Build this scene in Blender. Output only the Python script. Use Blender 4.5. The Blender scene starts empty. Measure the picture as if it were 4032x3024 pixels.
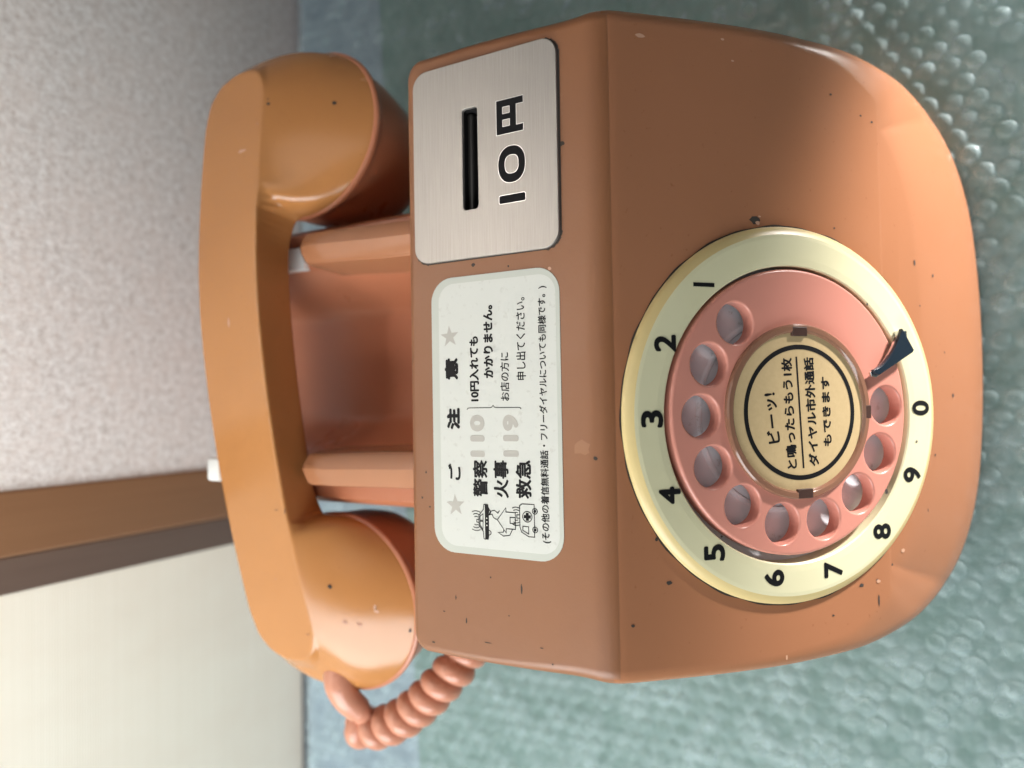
import bpy, bmesh, math, random
from mathutils import Vector, Matrix
from mathutils.bvhtree import BVHTree
R = math.radians
random.seed(7)
sc = bpy.context.scene
col = sc.collection

# ------------------------------------------------------------------ camera
cd = bpy.data.cameras.new('camera'); cam = bpy.data.objects.new('camera', cd); col.objects.link(cam)
right = Vector((-0.0171, -0.8769, -0.4804)); down = Vector((-0.9996, 0.0263, -0.0125)); fwd = Vector((0.0236, 0.4800, -0.8769))
mr = Matrix((right, -down, -fwd)).transposed().to_4x4()
mr.translation = Vector((-0.02, 0, 0.405))
cam.matrix_world = mr
cd.lens = 25.0; cd.sensor_width = 36.0; cd.clip_start = 0.01; cd.clip_end = 50
cd.dof.use_dof = True; cd.dof.focus_distance = 0.268; cd.dof.aperture_fstop = 4.8
sc.camera = cam

# ------------------------------------------------------------------ light
w = bpy.data.worlds.new('World'); sc.world = w; w.use_nodes = True
w.node_tree.nodes['Background'].inputs[0].default_value = (0.88, 0.93, 1.0, 1)
w.node_tree.nodes['Background'].inputs[1].default_value = 0.11
def area(name, loc, target, sx, sy, power, colour, spread=180):
    l = bpy.data.lights.new(name, 'AREA'); l.shape = 'RECTANGLE'; l.size = sx; l.size_y = sy
    l.energy = power; l.color = colour; l.spread = R(spread)
    o = bpy.data.objects.new(name, l); col.objects.link(o); o.location = loc
    o.rotation_euler = (Vector(target) - Vector(loc)).to_track_quat('-Z', 'Y').to_euler()
    return o
area('window_light', (-0.54, 0.21, 0.47), (0, 0.20, 0.12), 0.7, 0.36, 7.0, (0.94, 0.98, 1.0))
area('wall_fill_light', (0.06, 0.13, 1.10), (0.0, 0.13 + math.sin(R(33)), 1.10 - math.cos(R(33))), 0.5, 0.06, 3.9, (1.0, 0.97, 0.93), 42)  # added narrow beam that brightens the wall past the telephone, not a fixture
area('overhead_fill_light', (0.3, 0.0, 2.1), (0, 0.15, 0), 1.2, 1.2, 5, (1.0, 0.97, 0.93))  # soft overhead fill added so upward faces come out brighter
def spot(name, loc, target, power, colour, cone, blend, rad):
    l = bpy.data.lights.new(name, 'SPOT'); l.energy = power; l.color = colour; l.spot_size = R(cone); l.spot_blend = blend; l.shadow_soft_size = rad
    o = bpy.data.objects.new(name, l); col.objects.link(o); o.location = loc
    o.rotation_euler = (Vector(target) - Vector(loc)).to_track_quat('-Z', 'Y').to_euler()
    return o
spot('front_shaping_spot', (.48, -.40, .010), (.0, -.02, -.103), 92, (1.0, .94, .91), 42, .35, .03)  # low spot added; its cone edge forms the shade line across the dial
sc.view_settings.view_transform = 'Standard'; sc.view_settings.look = 'None'
sc.view_settings.exposure = 0; sc.view_settings.gamma = 1; sc.view_settings.use_curve_mapping = False
sc.cycles.use_denoising = True
sc.cycles.max_bounces = 8; sc.cycles.transparent_max_bounces = 12

# ------------------------------------------------------------------ materials
def mat(name, colour, rough=0.5, **kw):
    m = bpy.data.materials.new(name); m.use_nodes = True
    b = m.node_tree.nodes['Principled BSDF']
    b.inputs['Base Color'].default_value = (*colour, 1); b.inputs['Roughness'].default_value = rough
    for k, v in kw.items():
        b.inputs[k.replace('_', ' ')].default_value = v
    return m
class NT:
    def __init__(s, m): s.t = m.node_tree; s.b = s.t.nodes['Principled BSDF']
    def n(s, typ, **kw):
        x = s.t.nodes.new(typ)
        for k, v in kw.items():
            if k.startswith('i_'): x.inputs[k[2:].replace('_', ' ')].default_value = v
            else: setattr(x, k, v)
        return x
    def l(s, a, b): s.t.links.new(a, b)
    def coord(s, scale=(1, 1, 1)):
        c = s.n('ShaderNodeTexCoord'); mp = s.n('ShaderNodeMapping'); mp.inputs['Scale'].default_value = scale
        s.l(c.outputs['Object'], mp.inputs['Vector']); return mp.outputs[0]
    def noise(s, vec, scale, detail=4, rough=.55):
        x = s.n('ShaderNodeTexNoise', i_Scale=scale, i_Detail=detail, i_Roughness=rough); s.l(vec, x.inputs['Vector']); return x.outputs['Fac']
    def ramp(s, fac, stops):
        x = s.n('ShaderNodeValToRGB'); e = x.color_ramp.elements
        while len(e) < len(stops): e.new(.5)
        for el, (p, c) in zip(e, stops): el.position = p; el.color = (*c, 1) if len(c) == 3 else c
        s.l(fac, x.inputs[0]); return x.outputs[0]
    def mix(s, fac, a, b, blend='MIX'):
        x = s.n('ShaderNodeMix', data_type='RGBA', blend_type=blend)
        if isinstance(fac, (int, float)): x.inputs[0].default_value = fac
        else: s.l(fac, x.inputs[0])
        for v, i in ((a, 6), (b, 7)):
            if isinstance(v, tuple): x.inputs[i].default_value = (*v, 1)
            else: s.l(v, x.inputs[i])
        return x.outputs[2]
    def bump(s, h, strength, dist):
        x = s.n('ShaderNodeBump', i_Strength=strength, i_Distance=dist); s.l(h, x.inputs['Height']); s.l(x.outputs[0], s.b.inputs['Normal'])
    def base(s, c): s.l(c, s.b.inputs['Base Color'])
    def rough(s, c): s.l(c, s.b.inputs['Roughness'])

def worn_plastic(name, c1, c2, grime, rough_lo, rough_hi, peel=.05):
    m = mat(name, c1, .3); q = NT(m); v = q.coord()
    big = q.noise(v, 9, 4); fine = q.noise(v, 160, 4, .6); sp = q.noise(v, 420, 2, .5)
    base = q.mix(q.ramp(big, [(.35, (0, 0, 0)), (.7, (1, 1, 1))]), c1, c2)
    base = q.mix(q.ramp(sp, [(.70, (0, 0, 0)), (.78, (.45, .45, .45))]), base, grime)
    base = q.mix(q.ramp(fine, [(.66, (0, 0, 0)), (.84, (.25, .25, .25))]), base, grime)
    q.base(base)
    q.rough(q.ramp(q.noise(v, 25, 5), [(.3, (rough_lo,)*3), (.75, (rough_hi,)*3)]))
    q.bump(q.noise(v, 900, 3, .6), peel, .0002)
    m.node_tree.nodes['Principled BSDF'].inputs['Specular IOR Level'].default_value = .5
    return m
M = {}
M['body'] = worn_plastic('salmon_plastic', (.375, .162, .080), (.35, .150, .072), (.24, .09, .04), .15, .25)
M['crown'] = worn_plastic('salmon_top_dimmed', (.250, .104, .044), (.222, .091, .039), (.22, .09, .045), .36, .50, .22)
M['handset'] = worn_plastic('amber_plastic', (.465, .205, .068), (.435, .187, .060), (.32, .12, .045), .16, .28, .06)
M['cap'] = worn_plastic('pinkish_plastic', (.46, .17, .085), (.42, .155, .08), (.25, .09, .05), .25, .4)
M['cord'] = worn_plastic('cord_vinyl', (.56, .25, .16), (.50, .215, .135), (.2, .08, .05), .24, .4)
M['wheel'] = mat('pink_plastic', (.60, .25, .19), .3)
M['ring'] = mat('cream_plastic', (.70, .66, .36), .34)
q = NT(M['ring']); v = q.coord()
q.base(q.mix(q.ramp(q.noise(v, 30, 4), [(.35, (0, 0, 0)), (.75, (.6, .6, .6))]), (.70, .67, .44), (.64, .60, .37)))
M['ring_edge'] = mat('yellowed_plastic', (.66, .52, .24), .33)
M['white'] = mat('white_plastic', (.78, .79, .76), .3)
M['black'] = mat('black_ink', (.007, .007, .008), .55, Specular_IOR_Level=.2)
M['ink'] = mat('worn_black_paint', (.006, .006, .007), .6, Specular_IOR_Level=.15)
M['grey_ink'] = mat('grey_ink', (.44, .42, .375), .5)
M['dial_floor'] = mat('dial_floor', (.62, .62, .64), .3)
q = NT(M['dial_floor']); v = q.coord()
q.base(q.mix(q.ramp(q.noise(v, 140, 6, .7), [(.60, (0, 0, 0)), (.74, (.7, .7, .7))]), (.90, .93, .98), (.36, .29, .24)))
M['clip'] = mat('brown_clip', (.06, .032, .025), .3)
M['dirt'] = mat('dust_grime', (.045, .035, .028), .9)
M['dark'] = mat('cavity_shade', (.006, .005, .005), .7)
M['navy'] = mat('blue_black_metal', (.012, .021, .032), .25)
M['gunmetal'] = mat('dark_steel', (.07, .066, .06), .4, Metallic=.6)
M['chrome'] = mat('bright_metal', (.7, .7, .7), .15, Metallic=1.0)
M['smoke'] = mat('smoked_acrylic', (.24, .12, .075), .1)
M['chip_light'] = mat('scuff', (.54, .31, .20), .5)
M['pale_scuff'] = mat('pale_scuff', (.30, .135, .065), .4)
M['smudge'] = mat('brown_smudge', (.33, .125, .045), .35)
M['sticker_edge'] = mat('sticker_edge', (.51, .53, .47), .5)
m = M['sticker'] = mat('sticker_paper', (.71, .72, .69), .42); q = NT(m); v = q.coord()
q.base(q.mix(q.ramp(q.noise(v, 380, 3, .6), [(.60, (0, 0, 0)), (.74, (.5, .5, .5))]), (.61, .62, .57), (.46, .45, .40)))
m = M['card'] = mat('aged_card', (.62, .43, .19), .4); q = NT(m); v = q.coord()
q.base(q.mix(q.noise(v, 500, 4, .7), (.60, .46, .25), (.49, .36, .185)))
M['card'].node_tree.nodes['Principled BSDF'].inputs['Coat Weight'].default_value = .8
M['card'].node_tree.nodes['Principled BSDF'].inputs['Coat Roughness'].default_value = .06
m = M['steel'] = mat('brushed_steel', (.52, .50, .475), .36, Metallic=.6); q = NT(m)
v = q.coord((40, 4200, 40)); a = q.noise(v, 1.0, 5, .7)
q.base(q.mix(a, (.26, .242, .22), (.49, .46, .42)))
q.bump(a, .10, .00005)
m = M['plaster'] = mat('fibrous_plaster', (.47, .43, .41), .85); q = NT(m); v = q.coord()
f1 = q.noise(v, 230, 6, .75); f2 = q.noise(v, 55, 4, .6); f3 = q.noise(q.coord((1, 1, .45)), 420, 5, .8)
c = q.mix(q.ramp(f1, [(.32, (0, 0, 0)), (.68, (1, 1, 1))]), (.50, .43, .39), (.92, .89, .87))
c = q.mix(q.ramp(f2, [(.4, (0, 0, 0)), (.7, (.5, .5, .5))]), c, (.74, .65, .60))
c = q.mix(q.ramp(f3, [(.5, (0, 0, 0)), (.72, (.55, .55, .55))]), c, (.86, .85, .83))
q.base(c); q.bump(f3, .35, .0012)
m = M['wood'] = mat('varnished_post', (.26, .115, .045), .35); q = NT(m)
g = q.noise(q.coord((160, 160, 6)), 1, 6, .65); g2 = q.noise(q.coord((30, 30, 2)), 1, 3)
q.base(q.mix(g2, q.mix(g, (.17, .080, .038), (.27, .145, .075)), (.23, .115, .058)))
q.bump(g, .15, .0005)
m = M['frame_wood'] = mat('dark_frame', (.12, .075, .055), .4); q = NT(m)
g = q.noise(q.coord((120, 120, 6)), 1, 6, .65); q.base(q.mix(g, (.095, .062, .05), (.16, .11, .085)))
m = M['fusuma'] = mat('ribbed_paper', (.60, .57, .46), .75); q = NT(m)
rib = q.n('ShaderNodeTexWave', wave_type='BANDS', bands_direction='Z', i_Scale=210, i_Distortion=1.2, i_Detail=2)
q.l(q.coord(), rib.inputs['Vector'])
r2 = q.noise(q.coord((3, 3, 700)), 1, 4, .7); blot = q.noise(q.coord((1, 1, .6)), 22, 3)
c = q.mix(r2, (.75, .70, .58), (.85, .81, .71)); c = q.mix(q.ramp(blot, [(.4, (0, 0, 0)), (.7, (.45,)*3)]), c, (.74, .66, .55))
q.base(c); q.bump(rib.outputs['Fac'], .25, .0006)
m = M['mat'] = mat('green_mat', (.12, .18, .15), .8); q = NT(m)
q.base(q.mix(q.noise(q.coord((30, 500, 1)), 1, 4, .6), (.13, .23, .195), (.20, .31, .275)))
m = M['sill'] = mat('pale_sill', (.24, .30, .36), .7); q = NT(m)
q.base(q.mix(q.noise(q.coord((8, 40, 1)), 1, 4, .6), (.27, .34, .41), (.36, .43, .50)))
m = M['bubble'] = mat('clear_film', (.63, .80, .81), .32); m.node_tree.nodes['Principled BSDF'].inputs['Specular IOR Level'].default_value = .5
q = NT(m); v = q.coord()
geo = q.n('ShaderNodeNewGeometry'); sep = q.n('ShaderNodeSeparateXYZ'); q.l(geo.outputs['Normal'], sep.inputs[0])
steep = q.ramp(sep.outputs['Z'], [(.50, (.34,)*3), (.97, (0, 0, 0))]); haze_ = q.ramp(q.noise(v, 60, 4, .65), [(.35, (.12,)*3), (.7, (.36,)*3)])
q.l(q.mix(1.0, steep, haze_, 'ADD'), q.b.inputs['Alpha'])
q.bump(q.noise(v, 260, 4, .6), .07, .0010)

# ------------------------------------------------------------------ helpers
def link(name, me, parent=None, m=None, smooth=None):
    o = bpy.data.objects.new(name, me); col.objects.link(o)
    for mm in ([m] if m is not None and not isinstance(m, (list, tuple)) else (m or [])): me.materials.append(mm)
    if smooth is not None:
        me.polygons.foreach_set('use_smooth', [True]*len(me.polygons)); me.set_sharp_from_angle(angle=R(smooth))
    if parent: o.parent = parent
    return o
def from_bm(name, bm, parent=None, m=None, smooth=None):
    bmesh.ops.recalc_face_normals(bm, faces=bm.faces[:])
    me = bpy.data.meshes.new(name); bm.to_mesh(me); bm.free()
    return link(name, me, parent, m, smooth)
def thing(name, label, cat, loc=(0, 0, 0), group=None):
    o = bpy.data.objects.new(name, None); col.objects.link(o); o.location = loc
    o.empty_display_size = .02; o['label'] = label; o['category'] = cat
    if group: o['group'] = group
    return o
def tag(o, label, cat): o['label'] = label; o['category'] = cat; return o
def bake(o, mats=None, smooth=None):
    """apply modifiers / convert a curve or text into a plain mesh"""
    bpy.context.view_layer.update()
    dg = bpy.context.evaluated_depsgraph_get()
    me = bpy.data.meshes.new_from_object(o.evaluated_get(dg))
    d = o.data; bpy.data.objects.remove(o)
    return me
def box(bm, x0, x1, y0, y1, z0, z1, bev=0, seg=2):
    r = bmesh.ops.create_cube(bm, size=1)
    for v in r['verts']:
        v.co = Vector(((x0+x1)/2 + v.co.x*(x1-x0), (y0+y1)/2 + v.co.y*(y1-y0), (z0+z1)/2 + v.co.z*(z1-z0)))
    if bev:
        es = {e for v in r['verts'] for e in v.link_edges}
        bmesh.ops.bevel(bm, geom=list(es), offset=bev, segments=seg, affect='EDGES', profile=.5)
def rrect(x0, x1, y0, y1, r, n=8):
    pts = []
    for cx, cy, a0 in ((x1-r, y1-r, 0), (x0+r, y1-r, 90), (x0+r, y0+r, 180), (x1-r, y0+r, 270)):
        for i in range(n+1):
            a = R(a0 + 90*i/n); pts.append((cx + r*math.cos(a), cy + r*math.sin(a)))
    return pts
def circ(cx, cy, r, n=48): return [(cx + r*math.cos(2*math.pi*i/n), cy + r*math.sin(2*math.pi*i/n)) for i in range(n)]
def signed(lp): return sum(a[0]*b[1]-b[0]*a[1] for a, b in zip(lp, lp[1:]+lp[:1]))/2
def plate(loops, thick, bevel=0, res=4, hole_bevel=None):
    """flat plate from 2D loops (a loop inside another is a hole); z from 0 to thick, upper edges rounded"""
    def inside(p, lp):
        c = False
        for (x1, y1), (x2, y2) in zip(lp, lp[1:]+lp[:1]):
            if (y1 > p[1]) != (y2 > p[1]) and p[0] < (x2-x1)*(p[1]-y1)/(y2-y1)+x1: c = not c
        return c
    bm = bmesh.new(); tops = []; bots = []
    for k, lp in enumerate(loops):
        hole = sum(inside(lp[0], o) for m_, o in enumerate(loops) if m_ != k) % 2 == 1
        lp = lp if signed(lp) > 0 else lp[::-1]
        bv = (hole_bevel if (hole and hole_bevel is not None) else bevel); n = len(lp); nor = []
        for i in range(n):
            a, b, c = Vector(lp[i-1]), Vector(lp[i]), Vector(lp[(i+1) % n])
            d1, d2 = (b-a).normalized(), (c-b).normalized(); d = (d1+d2).normalized(); nn = Vector((-d.y, d.x))
            nor.append(nn/max(.4, abs(nn.dot(Vector((-d1.y, d1.x))))) * (-1 if hole else 1))
        prof = [(0, 0)] + ([(bv*(1-math.cos(math.pi/2*t/res)), thick-bv+bv*math.sin(math.pi/2*t/res)) for t in range(res+1)] if bv else [(0, thick)])
        if thick < .0001: prof = [(0, thick)]
        rings = [[bm.verts.new((p[0]+q.x*o, p[1]+q.y*o, z)) for p, q in zip(lp, nor)] for o, z in prof]
        for a, b in zip(rings, rings[1:]):
            for i in range(n):
                f = (a[i], a[(i+1) % n], b[(i+1) % n], b[i]); bm.faces.new(f if not hole else f[::-1])
        tops.append(rings[-1]); bots.append(rings[0])
    bm.edges.index_update()
    es = []
    for t in tops:
        for i in range(len(t)):
            e = bm.edges.get((t[i], t[(i+1) % len(t)])) or bm.edges.new((t[i], t[(i+1) % len(t)])); es.append(e)
    r = bmesh.ops.triangle_fill(bm, edges=es, use_beauty=True, use_dissolve=False, normal=(0, 0, 1))
    for f in r['geom']:
        if isinstance(f, bmesh.types.BMFace) and f.normal.z < 0: f.normal_flip()
    me = bpy.data.meshes.new('plate'); bm.to_mesh(me); bm.free(); return me
def sheet(polys, thick=.00004):
    bm = bmesh.new()
    for pts in polys:
        vs = [bm.verts.new((x, y, 0)) for x, y in pts]; bm.faces.new(vs)
    me = bpy.data.meshes.new('sheet'); bm.to_mesh(me); bm.free(); return me
def text(body, x0, x1, yc, h, bold=0.0, rot=0):
    """lettering as a thin mesh; bold is a stroke gain in metres, made of shifted copies a few microns apart"""
    c = bpy.data.curves.new('lettering', 'FONT'); c.body = body; c.size = 1; c.resolution_u = 5
    o = bpy.data.objects.new('lettering', c); col.objects.link(o)
    me = bake(o)
    xs = [v.co.x for v in me.vertices]; ys = [v.co.y for v in me.vertices]
    ax, bx, ay, by = min(xs), max(xs), min(ys), max(ys)
    sx = (x1-x0-bold)/(bx-ax); sy = (h-bold)/(by-ay)
    mt = Matrix.Translation(((x0+x1)/2, yc, 0)) @ Matrix.Rotation(R(rot), 4, 'Z') @ Matrix.Diagonal((sx, sy, 1, 1)) @ Matrix.Translation((-(ax+bx)/2, -(ay+by)/2, 0))
    me.transform(mt); me.materials.clear()
    if bold:
        bm = bmesh.new()
        offs = [(0, 0)] + [(bold/2*math.cos(2*math.pi*k/8), bold/2*math.sin(2*math.pi*k/8)) for k in range(8)]
        for k, (dx, dy) in enumerate(offs):
            m2 = me.copy(); m2.transform(Matrix.Translation((dx, dy, k*2.5e-6))); bm.from_mesh(m2); bpy.data.meshes.remove(m2)
        bm.to_mesh(me); bm.free()
    return me
def strokes(lines, wd):
    """flat ribbons along polylines, mitred"""
    bm = bmesh.new()
    for ln in lines:
        closed = len(ln) > 2 and ln[0] == ln[-1]
        p = [Vector(q) for q in ln]; n = len(p); L, Rr = [], []
        for i in range(n):
            a = p[i-1] if i > 0 else (p[-2] if closed else None); b = p[i+1] if i < n-1 else (p[1] if closed else None)
            d1 = (p[i]-a).normalized() if a is not None else None; d2 = (b-p[i]).normalized() if b is not None else None
            d = ((d1 or d2) + (d2 or d1)).normalized() if (d1 and d2 and (d1+d2).length > 1e-6) else (d1 or d2)
            nn = Vector((-d.y, d.x)); k = 1.0
            if d1 and d2: k = 1/max(.5, abs(nn.dot(Vector((-d1.y, d1.x)))))
            L.append(bm.verts.new((*(p[i]+nn*wd/2*k), 0))); Rr.append(bm.verts.new((*(p[i]-nn*wd/2*k), 0)))
        for i in range(n-1): bm.faces.new((L[i], Rr[i], Rr[i+1], L[i+1]))
    me = bpy.data.meshes.new('strokes'); bm.to_mesh(me); bm.free(); return me
def put(name, me, mtx, parent, m, smooth=None):
    flat = [p.index for p in me.polygons if abs(p.normal.z) > .9995] if smooth is not None else []
    me.transform(mtx); o = link(name, me, parent, m, smooth)
    for i in flat: me.polygons[i].use_smooth = False
    return o
def smoothstep(a, b, x):
    t = min(1, max(0, (x-a)/(b-a))); return t*t*(3-2*t)
def lathe(profile, n=96):
    bm = bmesh.new(); rings = []
    for r, z in profile: rings.append([bm.verts.new((r*math.cos(2*math.pi*i/n), r*math.sin(2*math.pi*i/n), z)) for i in range(n)])
    for a, b in zip(rings, rings[1:]):
        for i in range(n): bm.faces.new((a[i], a[(i+1) % n], b[(i+1) % n], b[i]))
    return bm, rings
def chip(rx, ry, seed):
    rr = random.Random(seed); n = 11
    return [(rx*(.72+.5*rr.random())*math.cos(2*math.pi*i/n), ry*(.72+.5*rr.random())*math.sin(2*math.pi*i/n)) for i in range(n)]

# frames of the telephone's two upper faces
ZT = .1704; A = R(47.5)
CA, SA = math.cos(A), math.sin(A)
def top_m(h=0.0): return Matrix.Translation((0, 0, ZT + h))
DIAL = Vector((-.0269, .0916 - .0790*CA, ZT - .0790*SA))
FN = Vector((0, -SA, CA)); FU = Vector((0, CA, SA)); FX = Vector((1, 0, 0))
def face_m(h=0.0):
    mm = Matrix((FX, FU, FN)).transposed().to_4x4(); mm.translation = DIAL + FN*h; return mm
def spin_m(h, a): return face_m(h) @ Matrix.Rotation(R(a), 4, 'Z')

# ------------------------------------------------------------------ setting
bm = bmesh.new(); box(bm, -1.6, 1.6, -1.6, .405, -.06, -.002)
o = from_bm('floor', bm, None, M['sill']); o['kind'] = 'structure'; o['label'] = 'pale bluish floor strip along the wall'
bm = bmesh.new()
vs = [bm.verts.new(p) for p in ((-1.6, -1.6, 0), (1.6, -1.6, 0), (1.6, .3935, 0), (-1.6, .2335, 0))]; bm.faces.new(vs)
r = bmesh.ops.extrude_face_region(bm, geom=bm.faces[:]); bmesh.ops.translate(bm, verts=[x for x in r['geom'] if isinstance(x, bmesh.types.BMVert)], vec=(0, 0, .0012))
bmesh.ops.translate(bm, verts=bm.verts[:], vec=(0, 0, -.0012))
tag(from_bm('floor_mat', bm, None, M['mat']), 'greyish green floor mat under the bubble wrap, below the telephone', 'mat')
# plaster wall, wooden post, sliding door
bm = bmesh.new(); box(bm, -.0625, 1.6, .409, .47, -.002, 1.4)
tag(from_bm('plaster_wall', bm, None, M['plaster']), 'grey fibrous plaster wall to the right of the wooden post', 'wall')
bm = bmesh.new(); box(bm, -.0965, -.0622, .4065, .48, -.002, 1.4, .0015)
tag(from_bm('wooden_post', bm, None, M['wood']), 'reddish brown varnished wooden post between the wall and the sliding door', 'post')
door = thing('sliding_door', 'cream ribbed paper sliding door with a dark brown frame beside the post', 'door', (-.5, .41, 0))
bm = bmesh.new(); box(bm, -.116, -.0967, .4085, .45, -.002, 1.4, .001); o = from_bm('frame', bm, door, M['frame_wood']); o.matrix_parent_inverse = Matrix.Translation(-door.location)
bm = bmesh.new(); box(bm, -1.3, -.1162, .4125, .44, -.002, 1.4); o = from_bm('panel', bm, door, M['fusuma']); o.matrix_parent_inverse = Matrix.Translation(-door.location)

# bubble wrap: one film with rows of bubbles
import numpy as np
def bubble_sheet():
    x0, x1, y0, y1, st = -.36, .36, -.16, .4035, .00115
    nx = int((x1-x0)/st)+1; ny = int((y1-y0)/st)+1
    X, Y = np.meshgrid(np.linspace(x0, x1, nx), np.linspace(y0, y1, ny))
    rng = np.random.default_rng(3)
    p, rw = .0104, .0090
    yy = Y + .0012*np.sin(X*31) ; xx = X + .0015*np.sin(Y*23+1)
    best = np.zeros_like(X); ident = rng.random((400, 400))
    row = np.floor(xx/rw)
    for dr in (-1, 0, 1):
        rr = row + dr; off = (np.mod(rr, 2))*p/2
        cl = np.round((yy-off)/p)
        d = np.hypot(xx-(rr+.5)*rw, yy-(cl*p+off))
        amp = .40+.60*ident[np.mod(rr, 400).astype(int), np.mod(cl, 400).astype(int)]
        hgt = amp*.0017*np.clip(1-(d/.0045)**2, 0, 1)**.5
        best = np.maximum(best, hgt)
    wr = .0005*np.sin(X*60+2*np.sin(Y*40))+.0004*np.sin(Y*95+X*30)
    for _ in range(7):                                   # creases pressed into the film
        a = rng.uniform(0, 3.14); c = rng.uniform(-.25, .25); d = X*np.cos(a)+(Y-.12)*np.sin(a)-c
        wr = wr + .0012*np.exp(-(d/.004)**2)
    Z = .0010 + .0012 + best + wr*.6
    Z = np.clip(Z, .0008, .0052)
    co = np.stack([X, Y, Z], -1).reshape(-1, 3).astype('f')
    idx = np.arange(nx*ny).reshape(ny, nx)
    f = np.stack([idx[:-1, :-1], idx[:-1, 1:], idx[1:, 1:], idx[1:, :-1]], -1).reshape(-1, 4)
    me = bpy.data.meshes.new('bubble_wrap')
    me.vertices.add(len(co)); me.vertices.foreach_set('co', co.ravel())
    me.loops.add(f.size); me.loops.foreach_set('vertex_index', f.ravel().astype('i'))
    me.polygons.add(len(f)); me.polygons.foreach_set('loop_start', np.arange(0, f.size, 4, dtype='i'))
    me.polygons.foreach_set('use_smooth', np.ones(len(f), bool)); me.update(); me.validate()
    return me
tag(link('bubble_wrap', bubble_sheet(), None, M['bubble']), 'clear bubble wrap sheet spread on the floor under the telephone', 'bubble wrap')

# ------------------------------------------------------------------ telephone
ph = thing('telephone', 'salmon coloured rotary pay telephone with coin slot plate and notice sticker', 'telephone', (0, 0, 0))
ZB = .0055
def H(y):                                                # upper surface: flat crown, rounded crest, dial slope
    r = .013; k = r*math.tan(A/2); yc = .0916
    if y >= yc + k: return ZT
    if y <= yc - k*CA: return ZT - (yc-y)*math.tan(A)
    cy_ = yc + k; return ZT - r + math.sqrt(max(0, r*r-(cy_-y)**2))
def body_bm():
    half = [(.0, .1766), (.06, .1766), (.1118, .1766)]
    for i in range(1, 8):
        a = R(90 - 90*i/8); half.append((.1128 + .0080*math.cos(a), .1686 + .0080*math.sin(a)))
    half += [(.1208, .155), (.1207, .125), (.1203, .105), (.1211, .0935), (.1223, .08), (.1236, .062), (.1242, .045), (.1238, .030), (.1222, .015),
             (.1185, .003), (.113, -.0070), (.1045, -.0155), (.093, -.0218), (.078, -.0268), (.060, -.0303), (.040, -.0322), (.020, -.0332), (.0, -.0335)]
    def cr(p0, p1, p2, p3, t):
        return tuple(.5*((2*b)+(-a+c)*t+(2*a-5*b+4*c-d)*t*t+(-a+3*b-3*c+d)*t**3) for a, b, c, d in zip(p0, p1, p2, p3))
    pts = []
    ext = [(-half[1][0], half[1][1])] + half + [(-half[-2][0], half[-2][1])]
    for i in range(1, len(ext)-2):
        st_ = i > 10
        for j in range(6 if st_ else 1): pts.append(cr(ext[i-1], ext[i], ext[i+1], ext[i+2], j/6) if st_ else ext[i])
    pts.append(half[-1])
    # finer stations round the crest
    n = len(pts); info = []
    for i, (x, y) in enumerate(pts):
        a = pts[max(0, i-1)]; b = pts[min(n-1, i+1)]
        d = Vector((b[0]-a[0], b[1]-a[1])).normalized()
        nr = Vector((-d.y, d.x)) if (-d.y*(0-x) + d.x*(.07-y)) > 0 else Vector((d.y, -d.x))
        if i in (0, n-1): nr = Vector((0, -1 if i == 0 else 1))
        info.append((x, y, nr))
    prof = 16; bm = bmesh.new(); rows = []
    for (x, y, nr) in info:
        f = min(1, 1.25*max(0, nr.y)) if y < .08 else 0
        wd = .0065 + .0185*f
        ring = []
        for j in range(prof+1):
            t = j/prof
            rr_ = .0065 if y < .09 else .0038 + .0027*max(0, min(1, (.14-y)/.05))
            o_r = (wd if y < .09 else rr_)*(1-math.cos(t*math.pi/2)); d_r = rr_*(1-math.sin(t*math.pi/2))
            # chamfer with two soft hinges, the look of the front lip
            oc = wd*1.06*t**1.25
            s = wd; e = wd*.22; xh = s - oc
            hinge = 0 if xh < -e else (xh if xh > e else (xh+e)**2/(4*e))
            lip = .0045*(1-min(1, oc/.006))**2
            d_c = .80*hinge + lip
            o = o_r*(1-f) + oc*f; d = d_r*(1-f) + d_c*f
            px, py = x + nr.x*o, y + nr.y*o
            ring.append((px, py, H(py) - d))
        rows.append([(x, y, ZB)] + [(ring[0][0], ring[0][1], ring[0][2]*.5 + ZB*.5)] + ring)
    L = [[bm.verts.new((-p[0], p[1], p[2])) if abs(p[0]) > 1e-6 else None for p in row] for row in rows]
    Rr = [[bm.verts.new(p) for p in row] for row in rows]
    for i in range(n):
        for j in range(len(rows[i])):
            if L[i][j] is None: L[i][j] = Rr[i][j]
    def face(vs):
        u = []
        for v in vs:
            if v not in u: u.append(v)
        if len(u) > 2:
            try: bm.faces.new(u)
            except ValueError: pass
    K = len(rows[0])
    for S in (L, Rr):
        for i in range(n-1):
            for j in range(K-1): face((S[i][j], S[i+1][j], S[i+1][j+1], S[i][j+1]))
    for kk in (K-1, 0):
        m0 = max(i for i in range(n) if rows[i][kk][1] > max(r_[kk][1] for r_ in rows) - 1e-5)
        face([L[i][kk] for i in range(m0, -1, -1)] + [Rr[i][kk] for i in range(m0+1)] + [Rr[m0+1][kk], L[m0+1][kk]])
        for i in range(m0+1, n-1): face((L[i][kk], L[i+1][kk], Rr[i+1][kk], Rr[i][kk]))
    bmesh.ops.remove_doubles(bm, verts=bm.verts[:], dist=1e-6)
    return bm
body = from_bm('body', body_bm(), None, [M['body'], M['crown'], M['dirt'], M['chip_light'], M['pale_scuff']])
def cutter(me):
    o = bpy.data.objects.new('cutter', me); col.objects.link(o); return o
bm, rg = lathe([(.0572, .02), (.0572, -.016)], 96); bm.faces.new(rg[0]); bm.faces.new(rg[1]); bmesh.ops.recalc_face_normals(bm, faces=bm.faces[:])
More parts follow.
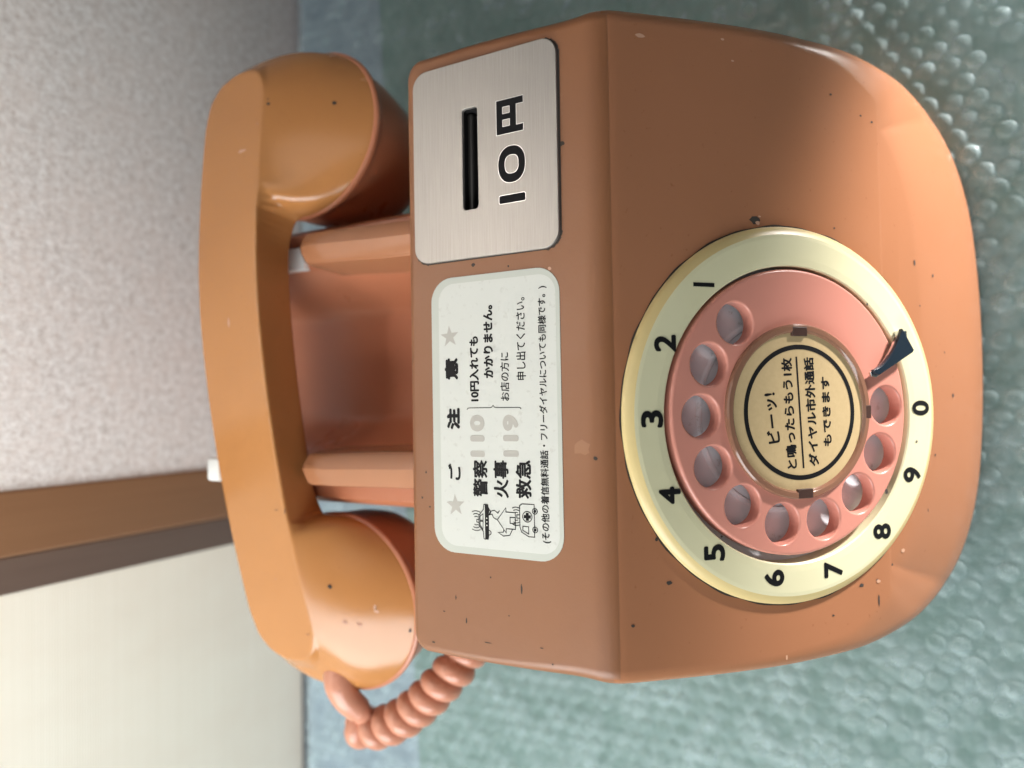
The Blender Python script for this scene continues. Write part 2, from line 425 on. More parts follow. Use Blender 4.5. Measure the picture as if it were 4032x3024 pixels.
me = bpy.data.meshes.new('c'); bm.to_mesh(me); bm.free(); me.transform(face_m()); c1 = cutter(me)
bm = bmesh.new(); box(bm, .0535, .0955, .1395, .1495, ZT-.03, ZT+.02); me = bpy.data.meshes.new('c'); bm.to_mesh(me); bm.free(); c2 = cutter(me)
for c in (c1, c2):
    md = body.modifiers.new('b', 'BOOLEAN'); md.object = c; md.operation = 'DIFFERENCE'; md.solver = 'EXACT'
me = bake(body)
for c in (c1, c2): bpy.data.objects.remove(c)
# rubbed, matter crown, its colour darkened to dim the lit top; chips belong to the body's own mesh
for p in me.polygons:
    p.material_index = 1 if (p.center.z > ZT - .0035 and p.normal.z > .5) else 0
bm = bmesh.new(); bm.from_mesh(me)
def add_chips(bm, spots, mtx_of, lift=.00012):
    for k, (x, y, rx, ry, mi) in enumerate(spots):
        m4 = mtx_of(x, y, lift + .00002*(k % 5))
        vs = [bm.verts.new(m4 @ Vector((a, b, 0))) for a, b in chip(rx, ry, k*7+3)]
        f = bm.faces.new(vs); f.material_index = mi
CH_FACE = [(0.0477, 0.0651, 0.00155, 0.00229, 2), (0.0465, 0.0664, 0.00077, 0.00104, 3), (0.0491, 0.0673, 0.00031, 0.00063, 3), (0.1118, 0.0172, 0.00077, 0.00187, 3), (0.1009, 0.1032, 0.00047, 0.00067, 2), (0.094, 0.1183, 0.0004, 0.00063, 2), (0.092, 0.124, 0.00047, 0.00063, 2), (0.0468, 0.1032, 0.00037, 0.00054, 2), (0.035, 0.1452, 0.00124, 0.00052, 2), (0.0305, 0.1586, 0.00077, 0.00063, 2), (-0.0865, 0.0243, 0.00077, 0.00125, 2), (-0.0899, 0.0437, 0.00047, 0.00052, 2), (-0.1063, 0.0974, 0.0004, 0.00063, 2), (-0.096, 0.1119, 0.00077, 0.00115, 2), (-0.0953, 0.1206, 0.00077, 0.00104, 3), (-0.0947, 0.12, 0.00047, 0.00063, 2), (-0.0894, 0.1284, 0.00047, 0.00071, 2), (-0.1029, 0.1206, 0.00233, 0.00042, 2), (-0.1001, 0.0094, 0.00053, 0.00075, 2), (-0.0461, 0.1567, 0.00047, 0.00063, 2), (-0.021, 0.1731, 0.00093, 0.00083, 2), (-0.0099, 0.0098, 0.00062, 0.00073, 2), (-0.0271, 0.0078, 0.00047, 0.00054, 2), (-0.0832, 0.0373, 0.00062, 0.00104, 2), (-0.0499, 0.1443, 0.0004, 0.00054, 2), (-0.0023, 0.1664, 0.00047, 0.00042, 2), (-0.0843, 0.1349, 0.00077, 0.00125, 3), (-0.1197, 0.0749, 0.00124, 0.00042, 3), (0.1157, 0.0525, 0.00047, 0.00083, 3), (0.108, 0.0568, 0.00037, 0.00063, 3), (0.017, 0.1477, 0.00037, 0.0005, 2), (-0.0693, 0.1519, 0.00062, 0.00042, 2), (-0.0707, 0.1305, 0.00031, 0.00042, 2), (-0.0705, 0.0196, 0.00077, 0.00063, 2)]
CH_TOP = [(0.0331, 0.1447, 0.00073, 0.00086, 2), (0.0309, 0.1291, 0.0004, 0.00042, 2), (0.0282, 0.1119, 0.00064, 0.00067, 3), (-0.0741, 0.1621, 0.00073, 0.00065, 2), (-0.0626, 0.1625, 0.00044, 0.00038, 2), (-0.0901, 0.1258, 0.00202, 0.00042, 2), (-0.105, 0.1503, 0.00128, 0.00034, 2), (-0.1155, 0.1659, 0.00029, 0.00096, 2), (-0.112, 0.1408, 0.00018, 0.00172, 2), (-0.1158, 0.1135, 0.00037, 0.00031, 2), (-0.0871, 0.1391, 0.00037, 0.00031, 2), (0.0733, 0.106, 0.00092, 0.00115, 2), (-0.0408, 0.0954, 0.00073, 0.00086, 2), (-0.0371, 0.1003, 0.00293, 0.00326, 4), (-0.0584, 0.1704, 0.00055, 0.00038, 2), (-0.0619, 0.1668, 0.00037, 0.00046, 2), (-0.0481, 0.1684, 0.00055, 0.00031, 2), (-0.1006, 0.1313, 0.00029, 0.00027, 2), (-0.1026, 0.1606, 0.00022, 0.00057, 2), (-0.1106, 0.1179, 0.00022, 0.00077, 2), (-0.0965, 0.155, 0.00092, 0.00027, 2)]
bvh_b = BVHTree.FromBMesh(bm)
def snapped(p, l):
    loc, nor, idx, d = bvh_b.find_nearest(p); q4 = nor.to_track_quat('Z', 'Y').to_matrix().to_4x4()
    if nor.y < -.3: q4 = Matrix((FX, nor.cross(FX), nor)).transposed().to_4x4()
    elif nor.z > .9: q4 = Matrix.Identity(4)
    q4.translation = loc + nor*l; return q4
add_chips(bm, CH_FACE, lambda x, t, l: snapped(Vector((x, .0916 - t*CA, ZT - t*SA)), l), .00008)
add_chips(bm, CH_TOP, lambda x, y, l: snapped(Vector((x, y, ZT)), l), .00008)
me = bpy.data.meshes.new('body'); bm.to_mesh(me); bm.free()
body = link('body', me, ph, [M['body'], M['crown'], M['dirt'], M['chip_light'], M['pale_scuff']], 38)

# rear housing with the handset trough
bm = bmesh.new()
xs = [-.077 + .154*i/56 for i in range(57)]
def trough(x): return .106 + .034*smoothstep(.026, .052, abs(x)) - .05*smoothstep(.067, .0775, abs(x))
ra = [[bm.verts.new((x, y, z if z is not None else trough(x))) for x in xs] for y, z in ((.1740, ZB), (.1740, None), (.318, None), (.323, .1), (.323, ZB))]
for a, b in zip(ra, ra[1:]):
    for i in range(56): bm.faces.new((a[i], a[i+1], b[i+1], b[i]))
for s in (0, 56): bm.faces.new([r_[s] for r_ in ra])
from_bm('rear_housing', bm, ph, M['cap'], 40)
# cradle arms: hexagonal horns reaching back to the handset
def arm_bm(xc, lean):
    st = [(.1735, 1.0, 0, .1606), (.2, 1.0, .1, .1610), (.232, .96, .35, .1612), (.2455, .94, .4, .1605), (.2500, .80, .45, .1570), (.2525, .55, .45, .1535)]
    bm = bmesh.new(); prev = None
    for y, k, t, zt in st:
        hw = .0088*k; x = xc + lean*t
        ring = [(-.0100*k, zt-.030), (-hw, zt-.0105), (-hw*.86, zt-.0035), (-.0006, zt-.0002), (.0016, zt-.0002), (hw*.86, zt-.0035), (hw, zt-.0105), (.0100*k, zt-.030)]
        vs = [bm.verts.new((x + a, y, z)) for a, z in ring]
        if prev:
            for i in range(len(vs)): bm.faces.new((prev[i], prev[(i+1) % 8], vs[(i+1) % 8], vs[i]))
        else: bm.faces.new(vs)
        prev = vs
    bm.faces.new(prev)
    bmesh.ops.recalc_face_normals(bm, faces=bm.faces[:])
    bmesh.ops.bevel(bm, geom=[e for e in bm.edges if e.calc_face_angle(0) > .3], offset=.0007, segments=2, affect='EDGES')
    return bm
for xc, lean in ((.0512, .006), (-.0490, -.004)):
    arm = from_bm('cradle_arm', arm_bm(xc, lean), ph, M['body'], 30)
    bm = bmesh.new(); box(bm, xc-.0078, xc+.0078, .1760, .1782, ZT-.022, ZT-.0093, .0004)
    from_bm('dust_line', bm, arm, M['dirt'])
for s in (1, -1):                                        # white levers under the handset
    bm = bmesh.new(); xc = .0008 + s*.0528
    box(bm, xc-.0058, xc+.0058, .262, .302, .137, .1425, .001); dy = .005 if s > 0 else 0; box(bm, xc-.0058, xc+.0058, .2995+dy, .3085+dy, .135, .1640, .0016)
    from_bm('hook_lever', bm, ph, M['white'], 30)

# coin plate
cp = plate([rrect(.0356, .1133, .1072, .1715, .0065), rrect(.0545, .0942, .1411, .1479, .0013, 4)], .0013, .0003)
cpo = put('coin_plate', cp, top_m(.0001), ph, M['steel'], 30)
bm = bmesh.new()
box(bm, .0538, .0950, .1397, .1407, ZT-.020, ZT-.0003); box(bm, .0538, .0950, .1485, .1493, ZT-.020, ZT-.0003)
box(bm, .0537, .0544, .1408, .1484, ZT-.020, ZT-.0003); box(bm, .0943, .0952, .1408, .1484, ZT-.020, ZT-.0003); box(bm, .0545, .0942, .1408, .1484, ZT-.021, ZT-.0185)
from_bm('slot_shade_box', bm, cpo, M['dark'])  # near-black box added in place of the shade inside the slot
bm = bmesh.new(); box(bm, .0546, .0941, .1456, .1484, ZT-.012, ZT-.0026, .0011, 3)
from_bm('slot_rail', bm, cpo, M['gunmetal'], 40)
def coin_marks(g):
    one = rrect(.0545-g, .0575+g, .1206-g, .1317+g, .0006+g, 4)
    def ell(cx, cy, rx, ry, n=3.0, N=56):
        return [(cx + rx*math.copysign(abs(math.cos(t))**(2/n), math.cos(t)), cy + ry*math.copysign(abs(math.sin(t))**(2/n), math.sin(t))) for t in [2*math.pi*i/N for i in range(N)]]
    zo = ell(.0690, .1262, .0069+g, .0057+g, 2.3); zi = ell(.0690, .1262, .0036-g, .0030-g, 2.6)
    yo = [(.0809-g, .1324+g), (.0939+g, .1324+g), (.0939+g, .1210-g), (.0914-g, .1210-g), (.0914-g, .1240-g), (.0834+g, .1240-g), (.0834+g, .1210-g), (.0809-g, .1210-g)]
    h1 = rrect(.0836+g, .0864-g, .1266+g, .1299-g, .0003, 3); h2 = rrect(.0885+g, .0913-g, .1266+g, .1299-g, .0003, 3)
    return [one, zo, zi, yo, h1, h2]
put('engraved_rim', plate(coin_marks(.00022), .00004), top_m(.00141), cpo, M['chrome'])
put('lettering', plate(coin_marks(0), .00004), top_m(.00147), cpo, M['ink'])
def wobble(lp, a): return [(x + a*math.sin(17*i), y + a*math.cos(23*i)) for i, (x, y) in enumerate(lp)]
put('dust_edge', plate([wobble(rrect(.0350, .1138, .1064, .1720, .0068, 14), .00028), rrect(.0375, .1120, .1090, .1703, .006)], .00004), top_m(.00003), cpo, M['dirt'])

# notice sticker
stk = put('notice_sticker', plate([rrect(-.0790, .0290, .1080, .1645, .0095)], .00018, .00005), top_m(.0001) @ Matrix.Rotation(0, 4, 'Z'), ph, M['sticker_edge'], 30)
put('printed_panel', sheet([rrect(-.0763, .0265, .1096, .1610, .007)]), top_m(.00033), stk, M['sticker'])
def st(body, x0, x1, yc, h, bold=0, m='black', name='lettering'): put(name, text(body, x0, x1, yc, h, bold), top_m(.00040), stk, M[m])
st('ご', -.0507, -.0443, .1546, .0058, .00045); st('注', -.0309, -.0224, .1547, .0062, .0008); st('意', -.0114, -.0028, .1553, .0064, .0007)
st('警察', -.0567, -.0425, .1428, .0066, .00042); st('火事', -.0566, -.0424, .1336, .0066, .00045); st('救急', -.0564, -.0421, .1240, .0066, .00045)
st('110', -.0414, -.0252, .1438, .0066, .0012, 'grey_ink'); st('119', -.0410, -.0252, .1291, .0068, .0012, 'grey_ink')
st('10円入れても', -.0200, .0052, .1448, .0043, .0004); st('かかりません。', -.0112, .0168, .1383, .0043, .00042)
st('お店の方に', -.0200, -.0017, .1313, .0039, .00012); st('申し出てください。', -.0123, .0186, .1242, .0040, .00012)
st('(その他の着信無料通話・フリーダイヤルについても同様です。)', -.0722, .0220, .1150, .0039, .00014)
def star(cx, cy, r): return [(cx + (r if i % 2 == 0 else r*.40)*math.sin(math.pi*i/5+.25), cy + (r if i % 2 == 0 else r*.40)*math.cos(math.pi*i/5+.25)) for i in range(10)]
for cx, cy in ((-.0605, .1543), (.0057, .1559)):
    put('star', plate([star(cx, cy, .0044)], .00003), top_m(.00038), stk, M['grey_ink'])
br = [(-.0232, .1483), (-.0226, .1479), (-.0225, .1470), (-.0225, .1380), (-.0223, .1372), (-.0216, .1366), (-.0223, .1360), (-.0225, .1352), (-.0225, .1258), (-.0226, .1249), (-.0232, .1245)]
put('brace_mark', strokes([br], .00028), top_m(.00040), stk, M['black'])
def pic(x0, yc, sx, lines, fills, holes, name):
    T = lambda p: (x0 + p[0]*sx, yc + p[1]*sx)
    put(name, strokes([[T(p) for p in l] for l in lines], .00032), top_m(.00042), stk, M['black'])
    if fills: put(name, plate([[T(p) for p in f] for f in fills] + [[T(p) for p in f] for f in holes], .00003), top_m(.00038), stk, M['black'])
def arc(cx, cy, r, a0, a1, n=10): return [(cx + r*math.cos(R(a0+(a1-a0)*i/n)), cy + r*math.sin(R(a0+(a1-a0)*i/n))) for i in range(n+1)]
waves = lambda cx, cy: [arc(cx, cy, .12, 150, 210), arc(cx, cy, .2, 150, 210), arc(cx, cy, .28, 150, 210), arc(cx, cy, .12, -30, 30), arc(cx, cy, .2, -30, 30), arc(cx, cy, .28, -30, 30)]
pic(-.0728, .1410, .0135, [[(0, -.02), (.02, .04), (.22, .06), (.38, .2), (.66, .2), (.84, .05), (.98, .03), (1, -.02)], [(.27, .07), (.4, .165), (.5, .165), (.5, .06), (.27, .07)], [(.53, .06), (.53, .165), (.64, .165), (.72, .06), (.53, .06)], arc(.2, -.13, .065, 0, 360, 16), arc(.78, -.13, .065, 0, 360, 16), [(.47, .2), (.47, .27), (.55, .27), (.55, .2)]] + waves(.51, .29),
    [[(0, 0), (1, 0), (1, -.11), (.87, -.13), (.69, -.13), (.29, -.13), (.1, -.13), (0, -.11)]], [circ(.4, -.06, .022, 8), circ(.5, -.06, .022, 8), circ(.6, -.06, .022, 8)], 'police_car_mark')
pic(-.0712, .1315, .0125, [[(.25, -.3), (.25, .02), (.12, .02), (.5, .32), (.88, .02), (.75, .02), (.75, -.3), (.25, -.3)], [(.42, -.3), (.42, -.12), (.6, -.12), (.6, -.3)], [(.25, -.2), (.06, -.1), (.02, .12), (.12, .3), (.14, .12), (.22, .1)], [(.5, .34), (.56, .46), (.66, .5), (.62, .62), (.74, .56), (.78, .42), (.7, .3), (.78, .24)], [(.7, .62), (.86, .74), (.94, .7), (.8, .6), (.7, .62)]], [], [], 'burning_house_mark')
pic(-.0706, .1222, .0122, [[(.02, -.2), (.02, .0), (.14, .24), (.3, .3), (.94, .3), (1.0, .22), (1, -.2), (.02, -.2)], [(.1, .0), (.2, .2), (.32, .2), (.32, .0), (.1, .0)], arc(.24, -.22, .085, 0, 360, 16), arc(.8, -.22, .085, 0, 360, 16), arc(.62, .04, .16, 0, 360, 24), [(.56, .3), (.56, .4), (.66, .4), (.66, .3)]] + waves(.61, .42),
    [[(.57, .16), (.67, .16), (.67, .09), (.74, .09), (.74, -.01), (.67, -.01), (.67, -.08), (.57, -.08), (.57, -.01), (.50, -.01), (.50, .09), (.57, .09)], circ(.24, -.22, .05, 12), circ(.8, -.22, .05, 12)], [], 'ambulance_mark')

# ------------------------------------------------------------------ dial
bm, rg = lathe([(.0570, -.010), (.0568, .0026), (.0573, .0031), (.0600, .0033), (.0676, .0033), (.0690, .0031)], 128)
me = bpy.data.meshes.new('n'); bm.to_mesh(me); bm.free()
ring = put('number_ring', me, face_m(), ph, M['ring'], 40)
bm, rg = lathe([(.0690, .0031), (.0702, .0026), (.0716, .0018), (.0724, .0009), (.0727, -.0006)], 128)
me = bpy.data.meshes.new('n'); bm.to_mesh(me); bm.free(); put('rim', me, face_m(), ring, M['ring_edge'], 60)
put('dust_ring', plate([[(r_*math.cos(2*math.pi*i/160), r_*math.sin(2*math.pi*i/160)) for i in range(160) for r_ in [.0731 + .00035*math.sin(i*.9)*math.sin(i*.23+1)]], circ(0, 0, .0720, 96)], .00004), face_m(.00005), ring, M['dirt'])
ANG = [39.6, 64.9, 90.4, 116.4, 142.6, 168.9, 194.5, 220.2, 245.5, 271.0]
for a, d in zip(ANG, '1234567890'):
    cx, cy = .0625*math.cos(R(a)), .0625*math.sin(R(a)) - .0004
    wd = {'1': .0014}.get(d, .0062)
    if d == '1': me = sheet([[(cx-.00075, cy-.0045), (cx+.00075, cy-.0045), (cx+.00075, cy+.0045), (cx-.00075, cy+.0045)]])
    else: me = text(d, cx-wd/2, cx+wd/2, cy, .0090, .0008)
    put('digit', me, face_m(.0034), ring, M['black'])
RCH = [(.0431, -.0364, .0006, .0005), (-.0126, -.0601, .0005, .0005), (-.0320, -.0435, .0011, .0009), (-.0440, .0345, .0004, .0005)]
for k, (x, y, rx, ry) in enumerate(RCH): put('speck', sheet([[(x + a, y + b) for a, b in chip(rx, ry, 31+k)]]), face_m(.00345), ring, M['dirt'])
bm, rg = lathe([(.0570, -.0048), (.047, -.0052), (.046, -.0052), (.0385, -.0052), (.0375, -.0047), (.0365, -.0047), (.036, -.0052), (.001, -.0052)], 96)
me = bpy.data.meshes.new('n'); bm.to_mesh(me); bm.free()
put('dial_floor', me, face_m(), ph, M['dial_floor'], 40)
WC = (0.0010, 0.0002)
HA = [39.6 + 25.8*i for i in range(10)]
loops = [circ(WC[0], WC[1], .0546, 128)] + [circ(WC[0] + .0432*math.cos(R(a)), WC[1]-.0014 + .0432*math.sin(R(a)), .0078, 40) for a in HA]
me = plate(loops, .0058, .0013, 5, .0009)
fw = put('finger_wheel', me, face_m(-.0022), ph, M['wheel'], 35)
# centre card with its smoked clear cover
bm, rg = lathe([(.0333, .0030), (.0333, .0050), (.0327, .0056), (.0310, .0056), (.0303, .0050), (.0301, .0041)], 96)
for vtx in bm.verts: vtx.co.x += WC[0]; vtx.co.y += WC[1]-.0014
me = bpy.data.meshes.new('n'); bm.to_mesh(me); bm.free(); cov = put('card_cover', me, face_m(), ph, M['smoke'], 40)
crd = put('dial_card', plate([circ(WC[0], WC[1]-.0014, .0304, 96)], .0003), face_m(.0040), ph, M['card'])
put('printed_circle', plate([circ(WC[0]-.0003, WC[1]-.0018, .0258, 96), circ(WC[0]-.0003, WC[1]-.0018, .0240, 96)], .00003), face_m(.00436), crd, M['black'])
def ct(body, x0, x1, yc, h, rot, bold=.00035): put('lettering', text(body, x0, x1, yc, h, bold, rot), face_m(.00436), crd, M['black'])
ct('ビーッ!', -.0108, .0082, .0118, .0060, 6)
ct('と鳴ったらもう1枚', -.0207, .0214, .0037, .0050, 2.0)
ct('ダイヤル市外通話', -.0202, .0217, -.0066, .0048, 2.0)
ct('もできます', -.0128, .0142, -.0138, .0040, 1)
put('rule', strokes([[(-.0207, -.0023), (.0219, -.0002)]], .0008), face_m(.00436), crd, M['black'])
for a, sgn in ((88, 1), (268, -1)):
    pass
for (cx, cy, sx_, sy_) in ((.0315, -.0012, .0018, .0034), (-.0302, -.0020, .0018, .0034), (.0002, -.0334, .0026, .0013)):
    bm = bmesh.new(); box(bm, cx-sx_, cx+sx_, cy-sy_, cy+sy_, .0035, .0057, .0003)
    me = bpy.data.meshes.new('n'); bm.to_mesh(me); bm.free(); put('clip', me, face_m(), cov, M['clip'])
# finger stop
def stop_outline():
    a, b, c, d = (.0331, -.0498), (.0238, -.0556), (.0146, -.0374), (.0166, -.0346)
    pts = [a, (.0246, -.0555), (.0236, -.0548), (.0150, -.0382), c, (.0150, -.0352), d]
    for i in range(1, 9):
        t = i/9; pts.append(((1-t)**2*d[0] + 2*t*(1-t)*.0185 + t*t*a[0], (1-t)**2*d[1] + 2*t*(1-t)*-.0428 + t*t*a[1]))
    return pts
fs = put('finger_stop', plate([stop_outline()], .0018, .0004), face_m(.0060), ph, M['navy'], 30)
so = stop_outline(); gx, gy = sum(p[0] for p in so)/len(so), sum(p[1] for p in so)/len(so)
put('bright_edge', plate([[(gx + (x-gx)*1.0 - .0009, gy + (y-gy)*1.0 + .0007) for x, y in so]], .0012, .0003), face_m(.0054), fs, M['chrome'], 30)
bm = bmesh.new(); box(bm, .026, .0325, -.0535, -.0500, .003, .0064, .0004); me = bpy.data.meshes.new('n'); bm.to_mesh(me); bm.free(); put('bracket', me, face_m(), fs, M['chrome'])

# ------------------------------------------------------------------ handset
YAW = R(3.0); HC = Vector((0.0005, .2560, 0))
hs = thing('handset', 'amber orange telephone handset resting across the cradle arms', 'handset', tuple(HC)); hs.rotation_euler = (0, 0, YAW)
NV = 120
def poly_radial(poly, c):
    out = []
    for k in range(NV):
        ph_ = 2*math.pi*k/NV; d = (math.cos(ph_), math.sin(ph_)); best = 0
        for (x1, y1), (x2, y2) in zip(poly, poly[1:]+poly[:1]):
            ex, ey = x2-x1, y2-y1; den = d[0]*ey - d[1]*ex
            if abs(den) < 1e-12: continue
            t = ((x1-c[0])*ey - (y1-c[1])*ex)/den; u = ((x1-c[0])*d[1] - (y1-c[1])*d[0])/den
            if t > 0 and -1e-6 <= u <= 1+1e-6: best = max(best, t)
        out.append(best)
    for _ in range(2): out = [(out[k-1] + 2*out[k] + out[(k+1) % NV])/4 for k in range(NV)]
    return out
# upper outline of the handset, its hexagonal grip and the two cups that flare out to round rims
def ztop(x):                                             # arched, and sitting lower at the mouthpiece end
    u = .035-x; return .1772 - .0027*(x/.064)**2 - .044*(u + math.sqrt(u*u + .0004))
CUP = {1: dict(cx=.1130, cy=-.0070, r=.0415, z=.1440, tilt=.10), -1: dict(cx=-.1200, cy=-.0020, r=.0440, z=.1310, tilt=.10)}
TONGUE = [(.080, .0005), (.126, .0005), (.136, .0020), (.1430, .0065), (.1465, .0150), (.1465, .0300), (.1435, .0410), (.1350, .0485), (.122, .0515), (.080, .0515)]
CROWN = [(.080, .0005), (.126, .0005), (.133, .0025), (.1375, .0070), (.1395, .0130), (.1395, .0240), (.1365, .0330), (.1300, .0385), (.120, .0405), (.080, .0405)]
TC = (.112, .0180)
tr = poly_radial(TONGUE, TC); kr = poly_radial(CROWN, TC)
def handset_bm():
    bm = bmesh.new()
    prev = None; N = 72
    for i in range(N+1):
        x = -.1190 + .238*i/N; c = CUP[1 if x > 0 else -1]; ax = abs(x); acx = abs(c['cx'])
        g = smoothstep(acx-.060, acx-.020, ax)
        ch = math.sqrt(max(0, c['r']**2 - (ax-acx)**2)); zr = c['z'] - c['tilt']*(ax-acx); zt = ztop(x)
        mx = lambda a, b: a*(1-g) + b*g
        sec = [(.0005, zt), (.0405, zt), (.0515, zt-.0105), (mx(.0470, c['cy']+ch), mx(zt-.0245, zr)), (mx(.010, c['cy']+ch*.3), mx(zt-.0262, zr)), (mx(.0030, c['cy']-ch), mx(zt-.0228, zr))]
        vs = [bm.verts.new((x, y, z)) for y, z in sec]
        if prev:
            for k in range(6): bm.faces.new((prev[k], prev[(k+1) % 6], vs[(k+1) % 6], vs[k]))
        else: bm.faces.new(vs)
        prev = vs
    bm.faces.new(prev)
    for sgn, c in CUP.items():
        rows = []; NS = 14
        for q_ in range(-1, NS+1):
            t = max(0, q_/NS); ring = []
            for k in range(NV):
                a = 2*math.pi*k/NV; ca, sa = math.cos(a), math.sin(a)
                rt = kr[k] if q_ < 0 else tr[k]
                tx, ty = TC[0] + rt*ca + (.006 if sgn < 0 else .005)*max(0, ca), TC[1] + rt*sa
                dz = 0 if q_ < 0 else (tr[k]-kr[k])*.95
                cx, cy = abs(c['cx']) + c['r']*ca, c['cy'] + c['r']*sa
                bul = .0032*math.sin(math.pi*t)
                x, y = tx*(1-t) + cx*t + ca*bul, ty*(1-t) + cy*t + sa*bul
                zr = c['z'] - c['tilt']*(cx - abs(c['cx']))
                ring.append(bm.verts.new((sgn*x, y, (ztop(sgn*tx)-dz)*(1-t) + zr*t)))
            rows.append(ring)
        rows.append([bm.verts.new(v.co + Vector((0, 0, -.005))) for v in rows[-1]])
        for a, b in zip(rows, rows[1:]):
            for k in range(NV): bm.faces.new((a[k], a[(k+1) % NV], b[(k+1) % NV], b[k]))
        for ring in (rows[0], rows[-1]):
            ctr = bm.verts.new(sum((v.co for v in ring), Vector())/NV)
            if ring is rows[0]: ctr.co.z = ztop(ctr.co.x)
            for k in range(NV): bm.faces.new((ring[k], ring[(k+1) % NV], ctr))
    bmesh.ops.recalc_face_normals(bm, faces=bm.faces[:])
    me = bpy.data.meshes.new('grip'); bm.to_mesh(me); bm.free()
    o = bpy.data.objects.new('grip', me); col.objects.link(o)
    md = o.modifiers.new('r', 'REMESH'); md.mode = 'VOXEL'; md.voxel_size = .0007
    md = o.modifiers.new('s', 'SMOOTH'); md.factor = .5; md.iterations = 12
    me = bake(o); bm = bmesh.new(); bm.from_mesh(me); bpy.data.meshes.remove(me); return bm
bm = handset_bm(); bmesh.ops.recalc_face_normals(bm, faces=bm.faces[:])
bvh = BVHTree.FromBMesh(bm)
HCH = [(0.1235, 0.2589, 0.169, 0.0009, 0.0009, 1), (0.126, 0.2592, 0.169, 0.0004, 0.0004, 1), (0.1219, 0.2296, 0.155, 0.0012, 0.001, 1), (-0.1061, 0.2377, 0.153, 0.0011, 0.001, 1), (-0.1167, 0.2187, 0.143, 0.001, 0.00048, 1), (-0.1183, 0.2182, 0.143, 0.0006, 0.0015, 2), (-0.1160, 0.219, 0.143, 0.0014, 0.0006, 2), (-0.1292, 0.2034, 0.137, 0.001, 0.0006, 1), (0.1016, 0.2735, 0.171, 0.0026, 0.0008, 2), (0.0193, 0.2775, 0.173, 0.0006, 0.002, 2), (-0.0699, 0.2507, 0.17, 0.0014, 0.0002, 1), (-0.0704, 0.2586, 0.171, 0.0012, 0.0002, 1), (-0.1234, 0.2334, 0.147, 0.0008, 0.0014, 3), (-0.1246, 0.2267, 0.145, 0.0008, 0.0014, 3), (-0.1323, 0.2527, 0.159, 0.0014, 0.0004, 3), (-0.1054, 0.2665, 0.165, 0.0006, 0.0004, 3), (0.1138, 0.2645, 0.171, 0.0006, 0.0006, 3)]
iv = (Matrix.Translation(HC) @ Matrix.Rotation(YAW, 4, 'Z')).inverted()
for k, (x, y, z, rx, ry, mi) in enumerate(HCH):
    loc, nor, idx, d = bvh.find_nearest(iv @ Vector((x, y, z)))
    q_ = nor.to_track_quat('Z', 'Y').to_matrix().to_4x4(); q_.translation = loc + nor*(.00018 + .00003*(k % 4))
    f = bm.faces.new([bm.verts.new(q_ @ Vector((a, b, 0))) for a, b in chip(rx, ry, k*5+1)]); f.material_index = mi
me = bpy.data.meshes.new('grip'); bm.to_mesh(me); bm.free()
link('grip', me, hs, [M['handset'], M['dirt'], M['chip_light'], M['smudge']], 50)
for sgn in (-1, 1):                                      # ear and mouth caps screwed into the cups
    c = CUP[sgn]; rc = c['r']; zk = 1.28 if sgn > 0 else 1.0
    bm, rg = lathe([(r_, z_*zk if z_ < -.004 else z_) for r_, z_ in [(rc-.003, .0002), (rc+.0002, .0002), (rc+.0012, -.0004), (rc+.0015, -.0014), (rc+.0013, -.0024), (rc+.0003, -.0036), (rc-.0005, -.006), (rc-.0012, -.014), (rc-.0028, -.024), (rc-.0055, -.034), (rc-.0100, -.041), (rc-.0170, -.0445), (.002, -.0455)]], 96)
    bmesh.ops.recalc_face_normals(bm, faces=bm.faces[:])
    me = bpy.data.meshes.new('cap'); bm.to_mesh(me); bm.free()
    mt = Matrix.Translation((c['cx'], c['cy'], c['z'] + .0002)) @ Matrix.Rotation(sgn*math.atan(c['tilt']), 4, 'Y')
    put('earpiece_cap' if sgn > 0 else 'mouthpiece_cap', me, mt, hs, M['cap'], 35)

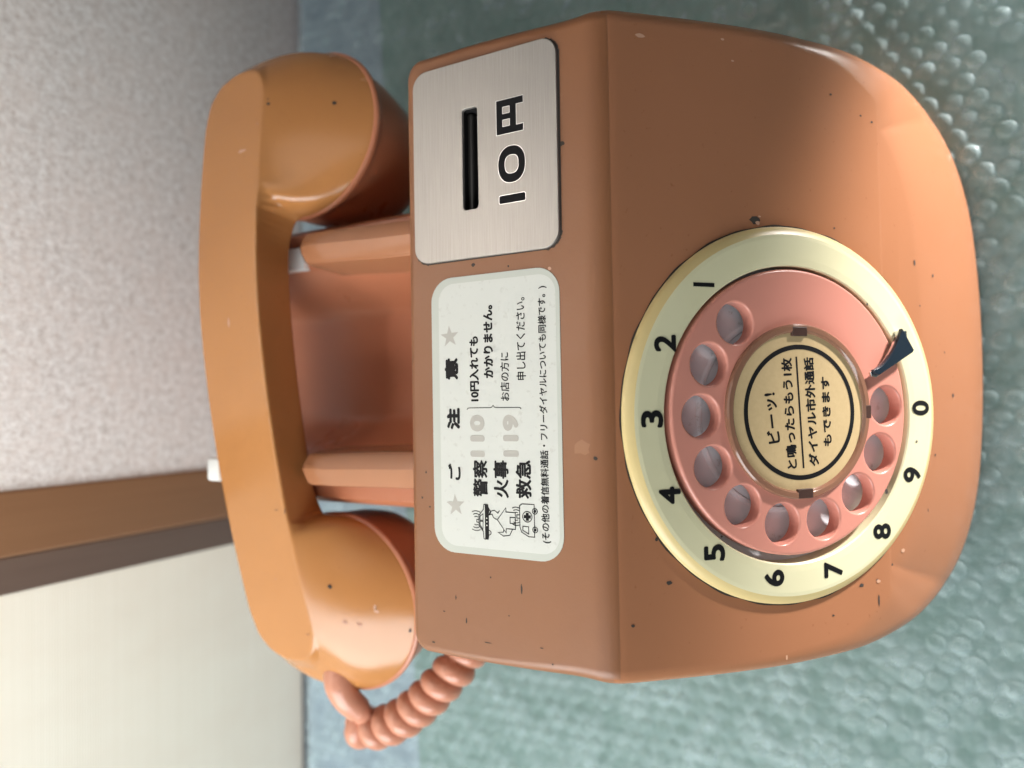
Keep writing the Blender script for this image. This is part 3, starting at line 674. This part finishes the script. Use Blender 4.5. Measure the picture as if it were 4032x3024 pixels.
# ------------------------------------------------------------------ cord
def tube(path, rad, n=14):
    bm = bmesh.new(); prev = None; up = Vector((0, 0, 1))
    P = [Vector(p) for p in path]
    for i, p in enumerate(P):
        t = (P[min(i+1, len(P)-1)] - P[max(i-1, 0)]).normalized()
        u = (up - t*up.dot(t)); u = u.normalized() if u.length > 1e-6 else Vector((1, 0, 0)); up = u; v_ = t.cross(u)
        r_ = rad(i/(len(P)-1)) if callable(rad) else rad
        ring = [bm.verts.new(p + (u*math.cos(2*math.pi*k/n) + v_*math.sin(2*math.pi*k/n))*r_) for k in range(n)]
        if prev:
            for k in range(n): bm.faces.new((prev[k], prev[(k+1) % n], ring[(k+1) % n], ring[k]))
        else: bm.faces.new(ring)
        prev = ring
    bm.faces.new(prev); return bm
def bez(ctrl, n):
    out = []
    P = [Vector(c) for c in ctrl]; P = [P[0]*2-P[1]] + P + [P[-1]*2-P[-2]]
    for i in range(1, len(P)-2):
        for j in range(n):
            t = j/n; a, b, c, d = P[i-1:i+3]
            out.append(.5*((2*b)+(-a+c)*t+(2*a-5*b+4*c-d)*t*t+(-a+3*b-3*c+d)*t**3))
    out.append(P[-2]); return out
cord = thing('coiled_cord', 'salmon pink coiled cord curling from the lower end of the handset', 'cord', (-.165, .22, .11))
inv = Matrix.Translation(-cord.location)
CL = [(-.144, .2520, .1260), (-.1569, .2500, .1330), (-.1661, .2475, .1315), (-.1745, .2440, .1255)]
o = from_bm('strain_relief', tube(bez(CL, 8), lambda t: .0086-.0022*t), cord, M['cord'], 60); o.matrix_parent_inverse = inv
axis = bez([(-.1835, .2540, .1190), (-.1870, .2450, .1180), (-.1814, .2290, .116), (-.1714, .2155, .113), (-.1583, .2030, .109), (-.1460, .1950, .101), (-.1300, .1920, .090), (-.100, .200, .08)], 60)
pts = []; L = 0; pitch = .0090; hr_ = .0052
for i in range(len(axis)-1):
    t = (axis[i+1]-axis[i]); L += t.length; t.normalize()
    u = Vector((0, 0, 1)) - t*t.z; u.normalize(); v_ = t.cross(u); ph_ = 2*math.pi*L/pitch + CORD_PHASE if False else 2*math.pi*L/pitch + 2.2
    pts.append(axis[i] + (u*math.cos(ph_) + v_*math.sin(ph_))*hr_)
lead = bez([CL[2], CL[3], (-.1800, .2460, .1205), pts[0], pts[4]], 8)
o = from_bm('coil', tube(lead[:-9] + pts, .0054, 14), cord, M['cord'], 80); o.matrix_parent_inverse = inv
